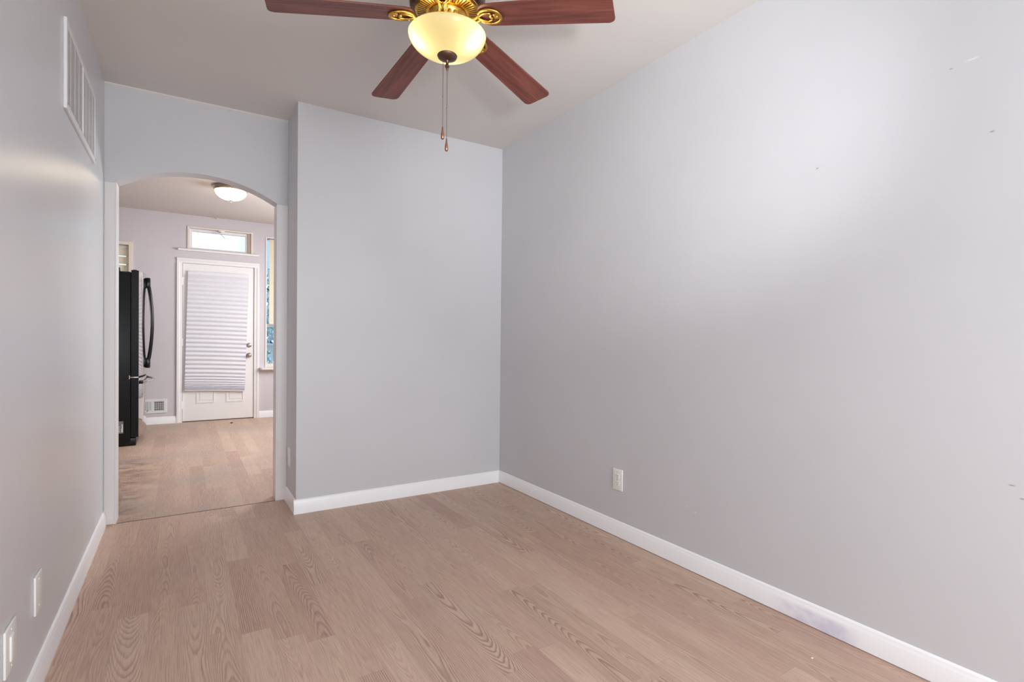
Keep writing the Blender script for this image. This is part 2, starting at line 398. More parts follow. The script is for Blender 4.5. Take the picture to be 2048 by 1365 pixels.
# arch wall
AX0, AX1, AZ, AP = -0.337, 0.547, 2.03, 2.156
def arch_z(x):
    c, hw, r = (AX0+AX1)/2, (AX1-AX0)/2, AP-AZ
    R = (hw*hw+r*r)/(2*r); return AP - R + math.sqrt(max(0, R*R-(x-c)**2))
def arch_wall():
    b = MB(); bm = b.bm; y0, y1 = D2, D2+0.115; n = 36
    x0, x1, zt = KX0-T, KX1+T, HK+0.1
    xs = [AX0+(AX1-AX0)*i/n for i in range(n+1)]; zs = [arch_z(x) for x in xs]
    F, K = [], []
    for y, lst in ((y0, F), (y1, K)):
        lst.append([bm.verts.new((x, y, z)) for x, z in zip(xs, zs)]); lst.append([bm.verts.new((x, y, zt)) for x in xs])
        lst.append([bm.verts.new(q) for q in ((x0, y, 0), (AX0, y, 0), (x0, y, zt))]); lst.append([bm.verts.new(q) for q in ((AX1, y, 0), (x1, y, 0), (x1, y, zt))])
        lo, hi, l, r = lst
        for i in range(n): bm.faces.new((lo[i], lo[i+1], hi[i+1], hi[i]))
        bm.faces.new((l[0], l[1], lo[0], hi[0], l[2])); bm.faces.new((r[0], r[1], r[2], hi[n], lo[n]))
    for i in range(n):
        bm.faces.new((F[0][i], F[0][i+1], K[0][i+1], K[0][i])); bm.faces.new((F[1][i], F[1][i+1], K[1][i+1], K[1][i]))
    def q(a, b_, c, d): bm.faces.new((a, b_, c, d))
    q(F[2][1], F[0][0], K[0][0], K[2][1]); q(F[3][0], F[0][n], K[0][n], K[3][0])
    q(F[2][0], F[2][2], K[2][2], K[2][0]); q(F[3][1], F[3][2], K[3][2], K[3][1])
    q(F[2][0], F[2][1], K[2][1], K[2][0]); q(F[3][0], F[3][1], K[3][1], K[3][0])
    q(F[2][2], F[1][0], K[1][0], K[2][2]); q(F[3][2], F[1][n], K[1][n], K[3][2])
    return b
struct(arch_wall(), 'wall_arch', M['wall'], 'pale grey wall with the arched opening to the kitchen', 'wall', smooth=40)
# casings and jamb boards of the arch, white strip above it
struct(MB().box(XL, AX0, D2-0.012, D2, 0, 2.026, 0.002).box(AX0, AX0+0.008, D2-0.012, D2+0.118, 0, 2.028, 0.0015), 'trim_2', M['casing'], 'white flat casing on the left of the arch', 'door casing')
struct(MB().box(AX1, XB, D2-0.012, D2, 0, 2.026, 0.002).box(AX1-0.008, AX1, D2-0.012, D2+0.118, 0, 2.028, 0.0015), 'trim_3', M['casing'], 'white flat casing on the right of the arch', 'door casing')
struct(MB().prism([(D2, H), (D2-0.011, H), (D2-0.010, H-0.008), (D2, H-0.015)], 'x', XL, XB), 'trim_4', M['ceiling'], 'thin white strip along the ceiling above the arch', 'moulding')

BASE = [(0, 0), (0.014, 0), (0.014, 0.060), (0.0125, 0.064), (0.0125, 0.067), (0.0115, 0.070), (0.008, 0.080), (0.0075, 0.084), (0.004, 0.089), (0, 0.0905)]
def base(name, mat, label, axis, wall, sign, a0, a1, lift=0.0):
    pts = [(wall + sign*u, v + (lift if i < 2 else 0)) for i, (u, v) in enumerate(BASE)]
    return struct(MB().prism(pts, axis, a0, a1), name, mat, label, 'baseboard', smooth=25)
base('baseboard_left', M['trim'], 'white moulded baseboard along the left wall', 'y', XL, 1, YF, D2-0.012)
base('baseboard_right', M['base_smudged'], 'long white baseboard with a lilac smudge along the right wall', 'y', XR, -1, YF, D-0.0142, 0.003)
base('baseboard_back', M['trim'], 'white baseboard along the boxed-out back wall', 'x', D, -1, XB-0.014, XR)
base('baseboard_return', M['trim'], 'short white baseboard turning the corner toward the arch', 'y', XB, -1, D, D2-0.012)

# kitchen shell
DOOR = (0.0, 0.830, 0.0, 2.066)
TRN = (0.072, 0.788, 2.247, 2.526)
WL = (-1.16, -0.560, 1.15, 2.235)
WR = (0.983, 1.78, 0.695, 2.495)
struct(holed(KX0-T, KX1+T, 0, HK, DK, DK+0.13, [DOOR, TRN, WL, WR]), 'wall_kitchen_back', M['wall_kitchen'], 'mauve grey kitchen wall holding the white door', 'wall')
struct(MB().box(KX0-T, KX0, D2+0.115, DK, 0, HK), 'wall_kitchen_left', M['wall_kitchen'], 'kitchen wall behind the refrigerator', 'wall')
struct(MB().box(KX1, KX1+T, D2+0.115, DK, 0, HK), 'wall_kitchen_right', M['wall_kitchen'], 'kitchen wall hidden to the right of the arch', 'wall')
base('baseboard_kitchen_left', M['trim'], 'white baseboard between refrigerator and kitchen door', 'x', DK, -1, KX0, -0.062)
base('baseboard_kitchen_right', M['trim'], 'white baseboard under the tall kitchen window', 'x', DK, -1, 0.895, KX1)

# door casing (three boards with a stepped profile)
def casing_frame(x0, x1, z1, w, y, th, step=0.4):
    b = MB()
    for (a0, a1) in ((x0-w, x0), (x1, x1+w)):
        out = a0 if a0 < x0 else a1; inn = a1 if a0 < x0 else a0
        md = out + (inn-out)*step
        b.prism([(out, y), (out, y-th), (md, y-th), (md+(inn-out)*0.12, y-th*0.72), (inn, y-th*0.55), (inn, y)], 'z', 0, z1)
    b.prism([(y, z1), (y-th*0.55, z1), (y-th*0.72, z1+w*(1-step-0.12)), (y-th, z1+w*(1-step)), (y-th, z1+w), (y, z1+w)], 'x', x0-w, x1+w)
    return b
dcase = struct(casing_frame(DOOR[0], DOOR[1], DOOR[3], 0.062, DK, 0.020), 'trim_5', M['door'], 'white moulded casing around the kitchen door', 'door casing')

# door_1 : slab with two raised lower panels, hinges, lock
door = MB()
YD = DK + 0.004
door.box(0.003, 0.8275, YD, YD+0.04, 0.012, 2.0635, 0.0012)
dm = struct(door, 'door_1', M['door'], 'white panelled exterior door with a half-height pleated shade', 'door')
for px0, px1 in ((0.150, 0.372), (0.492, 0.714)):
    b = MB()
    for r0, r1, t in ((0.0, 0.010, 0.004), (0.010, 0.022, 0.0075), (0.034, 0.042, 0.003)):
        x0, x1, z0, z1 = px0+r0, px1-r0, 0.235+r0, 0.83-r0; q = r1-r0
        b.box(x0, x0+q, YD-t, YD, z0, z1); b.box(x1-q, x1, YD-t, YD, z0, z1); b.box(x0+q, x1-q, YD-t, YD, z0, z0+q); b.box(x0+q, x1-q, YD-t, YD, z1-q, z1)
    b.box(px0+0.042, px1-0.042, YD-0.005, YD, 0.277, 0.788, 0.004)
    b.build('raised_panel', M['door'], dm)
b = MB()   # glazed light behind the shade: its frame and pane
for (x0, x1, z0, z1) in ((0.10, 0.73, 1.90, 1.94), (0.10, 0.73, 0.90, 0.94), (0.10, 0.14, 0.94, 1.90), (0.69, 0.73, 0.94, 1.90)): b.box(x0, x1, YD-0.008, YD, z0, z1, 0.003)
b.build('glazing_frame', M['door'], dm)
for z in (1.83, 1.04, 0.225):
    h = MB(); h.tube([(0.001, DK-0.0095+0.006, z-0.048), (0.001, DK-0.0035, z+0.048)], 0.0062, 10); h.box(0.003, 0.018, DK+0.001, YD, z-0.045, z+0.045)
    h.build('hinge', M['door'], dm, 40)
kn = MB().lathe([(0.033, 0), (0.033, -0.004), (0.028, -0.009), (0.013, -0.012), (0.011, -0.030), (0.018, -0.036), (0.027, -0.046), (0.028, -0.056), (0.022, -0.066), (0.008, -0.069)], 28, (0.769, YD, 0.866), 'y')
kn.build('door_knob', M['nickel'], dm, 50, label='round satin nickel door knob')
db = MB().lathe([(0.032, 0), (0.031, -0.008), (0.026, -0.013), (0.012, -0.014), (0.011, -0.018)], 28, (0.769, YD, 1.003), 'y')
db.box(0.764, 0.774, YD-0.036, YD-0.016, 0.985, 1.021, 0.003)
db.build('deadbolt', M['nickel'], dm, 50, label='satin nickel deadbolt with a thumb turn')
struct(MB().box(0.0, 0.022, DK+0.045, DK+0.075, 0.011, 2.066).box(0.808, 0.830, DK+0.045, DK+0.075, 0.011, 2.066).box(0.022, 0.808, DK+0.045, DK+0.075, 2.044, 2.066), 'trim_7', M['seam'], 'door stop added behind the kitchen door edge to block leaking light', 'door stop')  # unseen strips added to stop light leaking around the door
struct(MB().box(0.0, 0.830, DK+0.002, DK+0.13, 0.0, 0.011), 'trim_6', M['seam'], 'dark threshold under the kitchen door', 'threshold')

# window_1 : transom over the door
def flat_case(b, x0, x1, z0, z1, w, y, th, bottom=True, bev=0.002):
    b.box(x0-w, x0, y-th, y, z0-(w if bottom else 0), z1+w, bev); b.box(x1, x1+w, y-th, y, z0-(w if bottom else 0), z1+w, bev)
    b.box(x0, x1, y-th, y, z1, z1+w, bev)
    if bottom: b.box(x0, x1, y-th, y, z0-w, z0, bev)
    return b
def frame(x0, x1, z0, z1, w, y0, y1, wb=None, bev=0.002):
    wb = wb or w
    return MB().box(x0, x0+w, y0, y1, z0, z1, bev).box(x1-w, x1, y0, y1, z0, z1, bev).box(x0+w, x1-w, y0, y1, z1-w, z1, bev).box(x0+w, x1-w, y0, y1, z0, z0+wb, bev)
M['oldcase'] = paint('aged_white_paint', srgb(232, 220, 206), 0.4, 0.5, 0.03, bump=0)
w1 = struct(flat_case(MB(), *TRN, 0.022, DK, 0.012, False), 'window_1', M['oldcase'], 'narrow transom window above the white kitchen door', 'window')
frame(TRN[0], TRN[1]-0.03, TRN[2], TRN[3], 0.034, DK+0.045, DK+0.085).build('sash', M['door'], w1)
MB().box(TRN[0]+0.034, TRN[1]-0.064, DK+0.062, DK+0.067, TRN[2]+0.034, TRN[3]-0.034).build('glass_pane', M['glass'], w1)
MB().box(-0.052, 0.884, DK-0.045, DK, TRN[2]-0.024, TRN[2], 0.004).build('sill', M['door'], w1)
MB().box(TRN[1]-0.03, TRN[1], DK+0.02, DK+0.13, TRN[2], TRN[3]).build('stop', M['oldcase'], w1)
lt = MB().box(0.40, 0.47, DK-0.018, DK-0.012, 2.512, 2.530, 0.002).box(0.425, 0.445, DK-0.022, DK+0.045, 2.500, 2.512, 0.002)
lt.tube([(0.435, DK-0.02, 2.505), (0.412, DK-0.032, 2.475), (0.436, DK-0.035, 2.465), (0.478, DK-0.04, 2.418)], 0.006, 8)
lt.build('latch', M['door'], w1, 40)

# window_2 : tall double-hung window right of the door
w2 = struct(flat_case(MB(), *WR, 0.014, DK, 0.010, False), 'window_2', M['door'], 'tall double-hung kitchen window right of the white door', 'window')
frame(WR[0], WR[1], 1.262, WR[3], 0.014, DK+0.085, DK+0.11, 0.04).build('upper_sash', M['door'], w2)
frame(WR[0], WR[1], WR[2]+0.0, 1.302, 0.014, DK+0.055, DK+0.082, 0.05).build('lower_sash', M['oldcase'], w2)
MB().box(WR[0]+0.014, WR[1]-0.014, DK+0.096, DK+0.100, 1.302, WR[3]-0.022).build('glass_pane', M['glass'], w2)
MB().box(WR[0]+0.014, WR[1]-0.014, DK+0.066, DK+0.070, WR[2]+0.05, 1.280).build('glass_pane', M['glass'], w2)
sl = MB(); sp = [(0.895, DK), (0.895, DK-0.05)] + [(0.935-0.04*math.cos(a), DK-0.05-0.05*math.sin(a)) for a in (0.4, 0.8, 1.2, 1.57)] + [(1.90, DK-0.10), (1.90, DK)]
sl.prism(sp, 'z', WR[2]-0.026, WR[2]-0.001); sl.build('sill', M['door'], w2, 30)

# window_3 : behind the refrigerator
w3 = struct(flat_case(MB(), *WL, 0.040, DK, 0.016, True), 'window_3', M['oldcase'], 'kitchen window high behind the black refrigerator', 'window')
frame(WL[0], WL[1], WL[2], WL[3], 0.03, DK+0.07, DK+0.10).build('sash', M['door'], w3)
MB().box(WL[0]+0.03, WL[1]-0.03, DK+0.083, DK+0.087, WL[2]+0.03, WL[3]-0.03).build('glass_pane', M['glass'], w3)

# assumed window frame behind the camera, around the added front fill light
w4 = struct(frame(-0.12, 1.82, 0.58, 2.32, 0.05, YF-0.09, YF-0.05), 'front_fill_frame', M['trim'], 'assumed window frame around the added front fill light', 'window')

# invented window frame, out of view, around the added side fill light
b = MB()
for (y0, y1, z0, z1) in ((-0.35, -0.30, 1.0, 2.30), (0.80, 0.85, 1.0, 2.30), (-0.30, 0.80, 1.0, 1.05), (-0.30, 0.80, 2.25, 2.30)): b.box(XL-0.09, XL-0.05, y0, y1, z0, z1, 0.002)
struct(b, 'side_fill_frame', M['trim'], 'invented window frame around the added side fill light', 'window')

# ------------------------------------------------------------------ blinds and shade
def blind(label, x0, x1, ztop, zbot, y, pitch, tilt, missing=()):
    t = thing('window_blind', label, 'blind', ((x0+x1)/2, y, zbot), 0, 'cream slatted blinds of the kitchen windows')
    hw = (x1-x0)/2; hz = ztop-zbot
    MB().box(-hw, hw, -0.016, 0.016, hz-0.03, hz, 0.002).build('headrail', M['blind'], t)
    b = MB(); z = 0.03; i = 0; dy, dz = 0.0125*math.cos(tilt), 0.0125*math.sin(tilt)
    while z < hz-0.035:
        ex = 0.012 if i in missing else 0.0
        p = [(-dy, z-dz+ex), (0, z+0.0015+ex), (dy, z+dz+ex), (0, z+0.0007+ex)]
        b.prism(p, 'x', -hw+0.004, hw-0.004); z += pitch; i += 1
    b.build('slats', M['blind'], t)
    MB().box(-hw+0.002, hw-0.002, -0.012, 0.012, 0, 0.018, 0.003).build('bottom_rail', M['door'], t)
    for u in (-hw+0.07, hw-0.07): MB().tube([(u, -0.015, 0.018), (u, -0.015, hz-0.03)], 0.0008, 6).build('ladder_cord', M['blind'], t)
    return t
blind('cream slatted blind half lowered in the tall window right of the white door', 1.018, 1.765, 2.482, 1.303, DK+0.034, 0.0195, 1.12)
blind('cream slatted blind in the window behind the black refrigerator', -1.150, -0.568, 2.228, 1.19, DK+0.030, 0.0205, 1.12, (38, 43))

def pleated():
    t = thing('pleated_shade', 'white pleated paper shade hanging crooked over the kitchen door glass', 'shade', (0.409, YD-0.028, 0.415))
    zs = [1.958, 1.925]
    for i in range(23): zs.append(zs[-1]-0.0565)
    for s in (0.042, 0.037, 0.032, 0.027, 0.022, 0.018, 0.014, 0.011): zs.append(zs[-1]-s)
    b = MB(); bm = b.bm
    top, bot = zs[0], zs[-1]
    rows = []
    def row(z, y):
        f = (top-z)/(top-bot)
        x0 = 0.059 - 0.036*f; x1 = 0.760 - 0.043*f
        sag = 0.030*f
        return [bm.verts.new((x0+(x1-x0)*u-0.409, y, z-sag*u**1.5+0.012*f*(1-u)*0.5-0.415)) for u in [j/8 for j in range(9)]]
    for i, z in enumerate(zs):
        if i:
            zm = zs[i-1]*0.48+z*0.52
            rows.append(row(zm, -0.018 if i > 1 else 0.004))
        rows.append(row(z, 0.004))
    for a, c in zip(rows, rows[1:]):
        for j in range(8): bm.faces.new((a[j], a[j+1], c[j+1], c[j]))
    o = b.build('pleats', M['shade'], t)
    sm = o.modifiers.new('thickness', 'SOLIDIFY'); sm.thickness = 0.0012
    f = 1.0
    r = MB(); zb = bot-0.415
    for k in range(8):
        u0, u1 = k/8, (k+1)/8; X = lambda u: 0.023+(0.717-0.023)*u-0.409; Z = lambda u: zb-0.030*u**1.5+0.006*(1-u)-0.004
        v = [r.bm.verts.new((X(u), y, Z(u)+dz)) for u in (u0, u1) for y in (-0.018, 0.006) for dz in (-0.010, 0.003)]
        for q in ((0, 1, 3, 2), (4, 6, 7, 5), (0, 4, 5, 1), (2, 3, 7, 6), (0, 2, 6, 4), (1, 5, 7, 3)): r.bm.faces.new([v[i] for i in q])
    r.build('gathered_bottom', M['shade'], t)
    MB().box(0.059-0.409, 0.760-0.409, -0.006, 0.016, top-0.417, top-0.405, 0.002).build('adhesive_strip', M['shade'], t)
    return t
pleated()

# ------------------------------------------------------------------ ceiling fan
FX, FY = 0.881, 1.932
FZ = 2.400                      # height where the blade plane meets the axis
fan = thing('ceiling_fan', 'brass and bronze ceiling fan with mahogany blades and a lit amber bowl', 'ceiling fan', (FX, FY, 2.10))
def fz(z): return z-2.10
hz = [(0.06, H-2.10), (0.085, H-2.10), (0.092, fz(2.585)), (0.10, fz(2.565)), (0.128, fz(2.545)), (0.146, fz(2.515)), (0.149, fz(2.475)), (0.147, fz(2.452)), (0.149, fz(2.446)), (0.148, fz(2.434)), (0.139, fz(2.424)), (0.128, fz(2.420)), (0.10, fz(2.424))]
MB().lathe(hz, 64).build('motor_housing', M['bronze'], fan, 35, label='dark bronze motor housing against the ceiling')
vr = MB().lathe([(0.127, fz(2.424)), (0.128, fz(2.4185)), (0.122, fz(2.414)), (0.074, fz(2.409)), (0.070, fz(2.414))], 64)
vring = vr.build('vent_ring', M['brass'], fan, 35, label='gold slotted ring under the motor')
sb = MB()
for i in range(56):
    a = 2*PI*i/56; ca, sa = math.cos(a), math.sin(a)
    v = []
    for r_, z_ in ((0.084, 2.4100), (0.119, 2.4135)):
        for s_ in (-1, 1):
            wd = 0.0018*(r_/0.1)
            for dz in (-0.0006, 0.004): v.append(sb.bm.verts.new((r_*ca - s_*wd*sa, r_*sa + s_*wd*ca, fz(z_)+dz)))
    for q in ((0, 1, 3, 2), (4, 6, 7, 5), (0, 4, 5, 1), (2, 3, 7, 6), (0, 2, 6, 4), (1, 5, 7, 3)): sb.bm.faces.new([v[i_] for i_ in q])
sb.build('vent_slots', M['brass_dark'], vring)  # dark strips laid over the ring in place of cut slots
fw_ = MB().lathe([(0.072, fz(2.416)), (0.074, fz(2.404)), (0.068, fz(2.396)), (0.066, fz(2.376)), (0.058, fz(2.370)), (0.046, fz(2.366)), (0.046, fz(2.345))], 48)
for i in range(20):
    a = 2*PI*i/20
    fw_.lathe([(0.001, 0.008), (0.005, 0.006), (0.0068, 0), (0.005, -0.006), (0.001, -0.008)], 10, (0.068*math.cos(a), 0.068*math.sin(a), fz(2.386)))
fw_.build('flywheel', M['brass'], fan, 40, label='ornate brass hub with beads')
MB().lathe([(0.046, fz(2.352)), (0.062, fz(2.348)), (0.066, fz(2.338)), (0.060, fz(2.328)), (0.030, fz(2.322))], 56).build('light_fitter', M['brass'], fan, 40)
# glass bowl: thin shell, rolled lip
prof = [(0.1480, 2.3290), (0.1525, 2.3275), (0.1530, 2.3235), (0.1512, 2.3165), (0.1467, 2.3060), (0.1390, 2.2930), (0.1260, 2.2790), (0.1080, 2.2670), (0.0860, 2.2580), (0.0600, 2.2515), (0.0300, 2.2480), (0.0040, 2.2470)]
MB().lathe([(r, fz(z)) for r, z in prof], 72, cap=False).build('glass_bowl', M['bowl'], fan, 80, label='amber glass bowl glowing with two hot spots')
vdir = Vector((math.cos(yaw), -math.sin(yaw), 0)); back = Vector((math.sin(yaw), math.cos(yaw), 0))
for v in (vdir*-0.094 - back*0.035, vdir*0.094 - back*0.035, back*0.09):
    b = MB().lathe([(0.004, -0.026), (0.012, -0.023), (0.018, -0.012), (0.019, 0.0), (0.015, 0.012), (0.009, 0.022), (0.008, 0.032)], 16, (v.x, v.y, fz(2.306)))
    b.build('bulb', M['bulb'], fan, 60, label='warm glowing bulb inside the bowl')
cap = MB().lathe([(0.010, fz(2.2500)), (0.037, fz(2.2500)), (0.0395, fz(2.246)), (0.036, fz(2.238)), (0.024, fz(2.231)), (0.009, fz(2.227)), (0.0055, fz(2.220)), (0.0055, fz(2.212)), (0.009, fz(2.207)), (0.0092, fz(2.203)), (0.0045, fz(2.199)), (0.0055, fz(2.194)), (0.002, fz(2.187))], 32)
cap.build('bowl_cap', M['bronze'], fan, 40, label='dark bronze cap and finial under the bowl')
def pull_chain(x, y, ztop, zend):
    b = MB(); b.tube([(x, y, fz(ztop)), (x, y, fz(zend)+0.048)], 0.0011, 6)
    z = zend+0.06
    while z < ztop:
        b.lathe([(0.0004, -0.0014), (0.0016, 0), (0.0004, 0.0014)], 6, (x, y, fz(z))); z += 0.0075
    b.lathe([(0.0008, -0.005), (0.0026, -0.003), (0.0026, 0.003), (0.0008, 0.005)], 8, (x, y, fz(zend+0.17)))
    c = b.build('pull_chain', M['chain'], fan, 40)
    q = MB().lathe([(0.0015, 0.052), (0.0028, 0.049), (0.0034, 0.038), (0.0058, 0.024), (0.0072, 0.012), (0.0062, 0.004), (0.0025, 0.0)], 16, (x, y, fz(zend)))
    q.build('pendant', M['copper'], c, 50, label='brushed copper teardrop pull')
pull_chain(0.0, 0.0, 2.189, 1.869)
pull_chain(-0.0135, 0.0088, 2.2360, 1.916)
# blades
def blade_mesh():
    r0, r1, w0, w1, cr = 0.135, 0.660, 0.056, 0.0695, 0.032
    pts = []
    def arc(cx, cy, r, a0, a1, n=7):
        for i in range(n+1):
            a = a0+(a1-a0)*i/n; pts.append((cx+r*math.cos(a), cy+r*math.sin(a)))
    arc(r1-cr*0.7, -w1+cr*0.7, cr*0.7, -PI/2, 0); arc(r1-cr*0.7, w1-cr*0.7, cr*0.7, 0, PI/2)
    arc(r0+0.04, w0-0.04, 0.04, PI/2, PI); arc(r0+0.04, -w0+0.04, 0.04, PI, 1.5*PI)
    b = MB().prism(pts, 'z', -0.003, 0.003)
    bmesh.ops.bevel(b.bm, geom=[e for e in b.bm.edges if abs(e.verts[0].co.z-e.verts[1].co.z) < 1e-6], offset=0.0012, segments=1, affect='EDGES')
    return b
def bracket_mesh():
    b = MB()
    ring = [(0.180+0.047*math.cos(a), 0.036*math.sin(a), -0.0075) for a in [2*PI*i/32 for i in range(32)]]
    b.tube(ring, 0.0058, 8, True)
    for s in (-1, 1):   # scrolls that close the oval
        b.tube([(0.135, s*0.004, -0.010), (0.150, s*0.015, -0.011), (0.168, s*0.022, -0.010), (0.186, s*0.017, -0.009), (0.190, s*0.007, -0.009), (0.182, s*0.003, -0.010)], 0.0042, 8)
        b.tube([(0.056, s*0.013, -0.006), (0.085, s*0.013, -0.022), (0.110, s*0.011, -0.026), (0.128, s*0.009, -0.020), (0.142, s*0.014, -0.010)], 0.0058, 8, rs=[0.007, 0.0062, 0.0058, 0.0056, 0.005])
    b.box(0.196, 0.226, -0.012, 0.012, -0.010, -0.003, 0.003)
    for u, w_ in ((0.212, 0.0), (0.150, 0.028), (0.150, -0.028)): b.lathe([(0.001, -0.014), (0.004, -0.0125), (0.005, -0.009)], 10, (u, w_, 0))
    return b
bl = None
for k in range(5):
    a = math.radians(-50.23 + 72*k)
    er = Vector((math.cos(a)*math.cos(0.123), math.sin(a)*math.cos(0.123), -math.sin(0.123))); et = Vector((-math.sin(a), math.cos(a), 0)); nn = er.cross(et)
    ti = -0.1454
    ev = et*math.cos(ti) + nn*math.sin(ti); n2 = er.cross(ev)
    mat = Matrix((er, ev, n2)).transposed().to_4x4(); mat.translation = (0, 0, fz(FZ))
    if bl is None:
        bl = blade_mesh().build('blade', M['blade'], fan, 30); bracket_mesh().build('bracket', M['brass'], bl, 50, label='gold scrolled blade bracket'); o = bl
    else: o = dup(bl, fan)
    o.matrix_local = mat

# ------------------------------------------------------------------ kitchen ceiling lamp
kl = thing('ceiling_lamp', 'small lit dome lamp flush on the kitchen ceiling beyond the arch', 'ceiling lamp', (0.425, 6.33, HK))
MB().lathe([(0.05, 0), (0.160, 0), (0.163, -0.010), (0.150, -0.016), (0.157, -0.026), (0.160, -0.036), (0.148, -0.046), (0.130, -0.046)], 56).build('metal_pan', M['nickel'], kl, 35)
MB().lathe([(0.150, -0.040), (0.147, -0.060), (0.135, -0.085), (0.112, -0.108), (0.080, -0.125), (0.045, -0.134), (0.005, -0.137)], 56).build('glass_dome', M['dome'], kl, 60, label='glowing white glass dome')
MB().lathe([(0.003, -0.132), (0.016, -0.136), (0.017, -0.142), (0.009, -0.148), (0.006, -0.154), (0.009, -0.160), (0.002, -0.168)], 20).build('finial', M['nickel'], kl, 40)

# ------------------------------------------------------------------ refrigerator (front faces +X, its black side faces the room)
RX, RY = -0.80, 7.05
fr = thing('refrigerator', 'black sided french door refrigerator with steel front in the kitchen', 'refrigerator', (RX, RY, 0))
def fx(x): return x-RX
MB().box(fx(-1.24), fx(-0.440), -0.45, 0.45, 0.035, 1.765, 0.006).build('cabinet', M['black'], fr, 30, label='black textured cabinet')
def front_x(y): return fx(-0.372) + 0.040*(1-(y/0.45)**2)
def fridge_door(name, y0, y1, z0, z1):
    b = MB(); n = 14; ys = [y0+(y1-y0)*i/n for i in range(n+1)]
    pts = [(fx(-0.436), y0), (fx(-0.436), y1)] + [(front_x(y)-0.002, y) for y in ys[::-1]]
    b.prism([(p[0], p[1]) for p in pts], 'z', z0, z1)
    o = b.build(name, M['black_gloss'], fr, 30)
    s = MB(); bm = s.bm; A = []
    for y in ys: A.append([bm.verts.new((front_x(y)+d, y, z)) for d, z in ((-0.002, z0+0.002), (0, z0+0.006), (0, z1-0.006), (-0.002, z1-0.002), (-0.004, z1-0.002), (-0.004, z0+0.002))])
    for a, c in zip(A, A[1:]):
        for j in range(6): bm.faces.new((a[j], c[j], c[(j+1) % 6], a[(j+1) % 6]))
    bm.faces.new(A[0]); bm.faces.new(A[-1][::-1])
    s.build('steel_panel', M['steel'], o, 35, label='brushed stainless front panel')
    return o
d_near = fridge_door('door', -0.45, -0.002, 0.705, 1.782)
d_far = fridge_door('door', 0.002, 0.45, 0.705, 1.782)
d_low = fridge_door('freezer_drawer', -0.45, 0.45, 0.090, 0.690)
def door_handle(parent, y):
    b = MB(); z0, z1 = 0.835, 1.685; n = 24; ps, rs = [], []
    x0 = front_x(y)
    for i in range(n+1):
        u = i/n; s_ = math.sin(PI*u)
        ps.append((x0+0.014+0.040*s_**0.75, y + (0.016 if y > 0 else -0.016)*s_, z0+(z1-z0)*u)); rs.append(0.0145+0.004*(1-s_))
    b.tube(ps, 0.012, 10, rs=rs)
    for zc in (z0-0.010, z1+0.010): b.box(x0-0.003, x0+0.037, y-0.019, y+0.019, zc-0.055, zc+0.055, 0.008)
    b.build('handle', M['black_gloss'], parent, 40, label='bowed glossy black handle')
door_handle(d_near, -0.030); door_handle(d_far, 0.030)
b = MB(); ps = []
for i in range(25):
    u = i/24; y = -0.40+0.80*u; ps.append((front_x(y)+0.012+0.055*math.sin(PI*u)**0.6, y, 0.645))
b.tube(ps, 0.013, 10, sq=(1, 1.1))
b.build('handle', M['steel'], d_low, 40, label='brushed steel bar handle')
for y in (-0.40, 0.40): MB().box(front_x(y)-0.003, front_x(y)+0.026, y-0.02, y+0.02, 0.628, 0.662, 0.005).build('handle_mount', M['black_gloss'], d_low, 30)
MB().box(fx(-1.20), fx(-0.395), -0.43, 0.43, 0.0, 0.082, 0.008).build('toe_grille', M['black_gloss'], fr, 30)
for bx in ((-0.60, -0.528, -0.44, -0.37, 1.765, 1.803), (-0.425, -0.39, -0.445, -0.41, 1.765, 1.788), (-0.425, -0.39, 0.41, 0.445, 1.765, 1.788)):
    MB().box(fx(bx[0]), fx(bx[1]), *bx[2:], 0.005).build('hinge_cover', M['black_gloss'], fr, 30)
MB().box(fx(-0.452), fx(-0.375), -0.462, -0.43, 0.692, 0.703, 0.001).box(fx(-0.452), fx(-0.444), -0.456, -0.44, 0.680, 0.716).build('center_hinge', M['nickel'], fr, 30, label='small bright hinge between door and drawer')
lb = MB().box(fx(-0.585), fx(-0.497), -0.4512, -0.45, 0.136, 0.258).build('sticker', M['label'], fr, label='grey sticker low on the black side')
b = MB(); rnd = random.Random(3)
for z in [0.150+0.011*i for i in range(6)]:
    x = -0.580
    while x < -0.525:
        w_ = rnd.uniform(0.006, 0.018); b.box(fx(x), fx(min(x+w_, -0.524)), -0.4516, -0.4512, z, z+0.0045); x += w_+0.004
b.box(fx(-0.514), fx(-0.501), -0.4516, -0.4512, 0.148, 0.185); b.box(fx(-0.510), fx(-0.501), -0.4516, -0.4512, 0.185, 0.228)
b.build('sticker_print', M['ink'], lb)

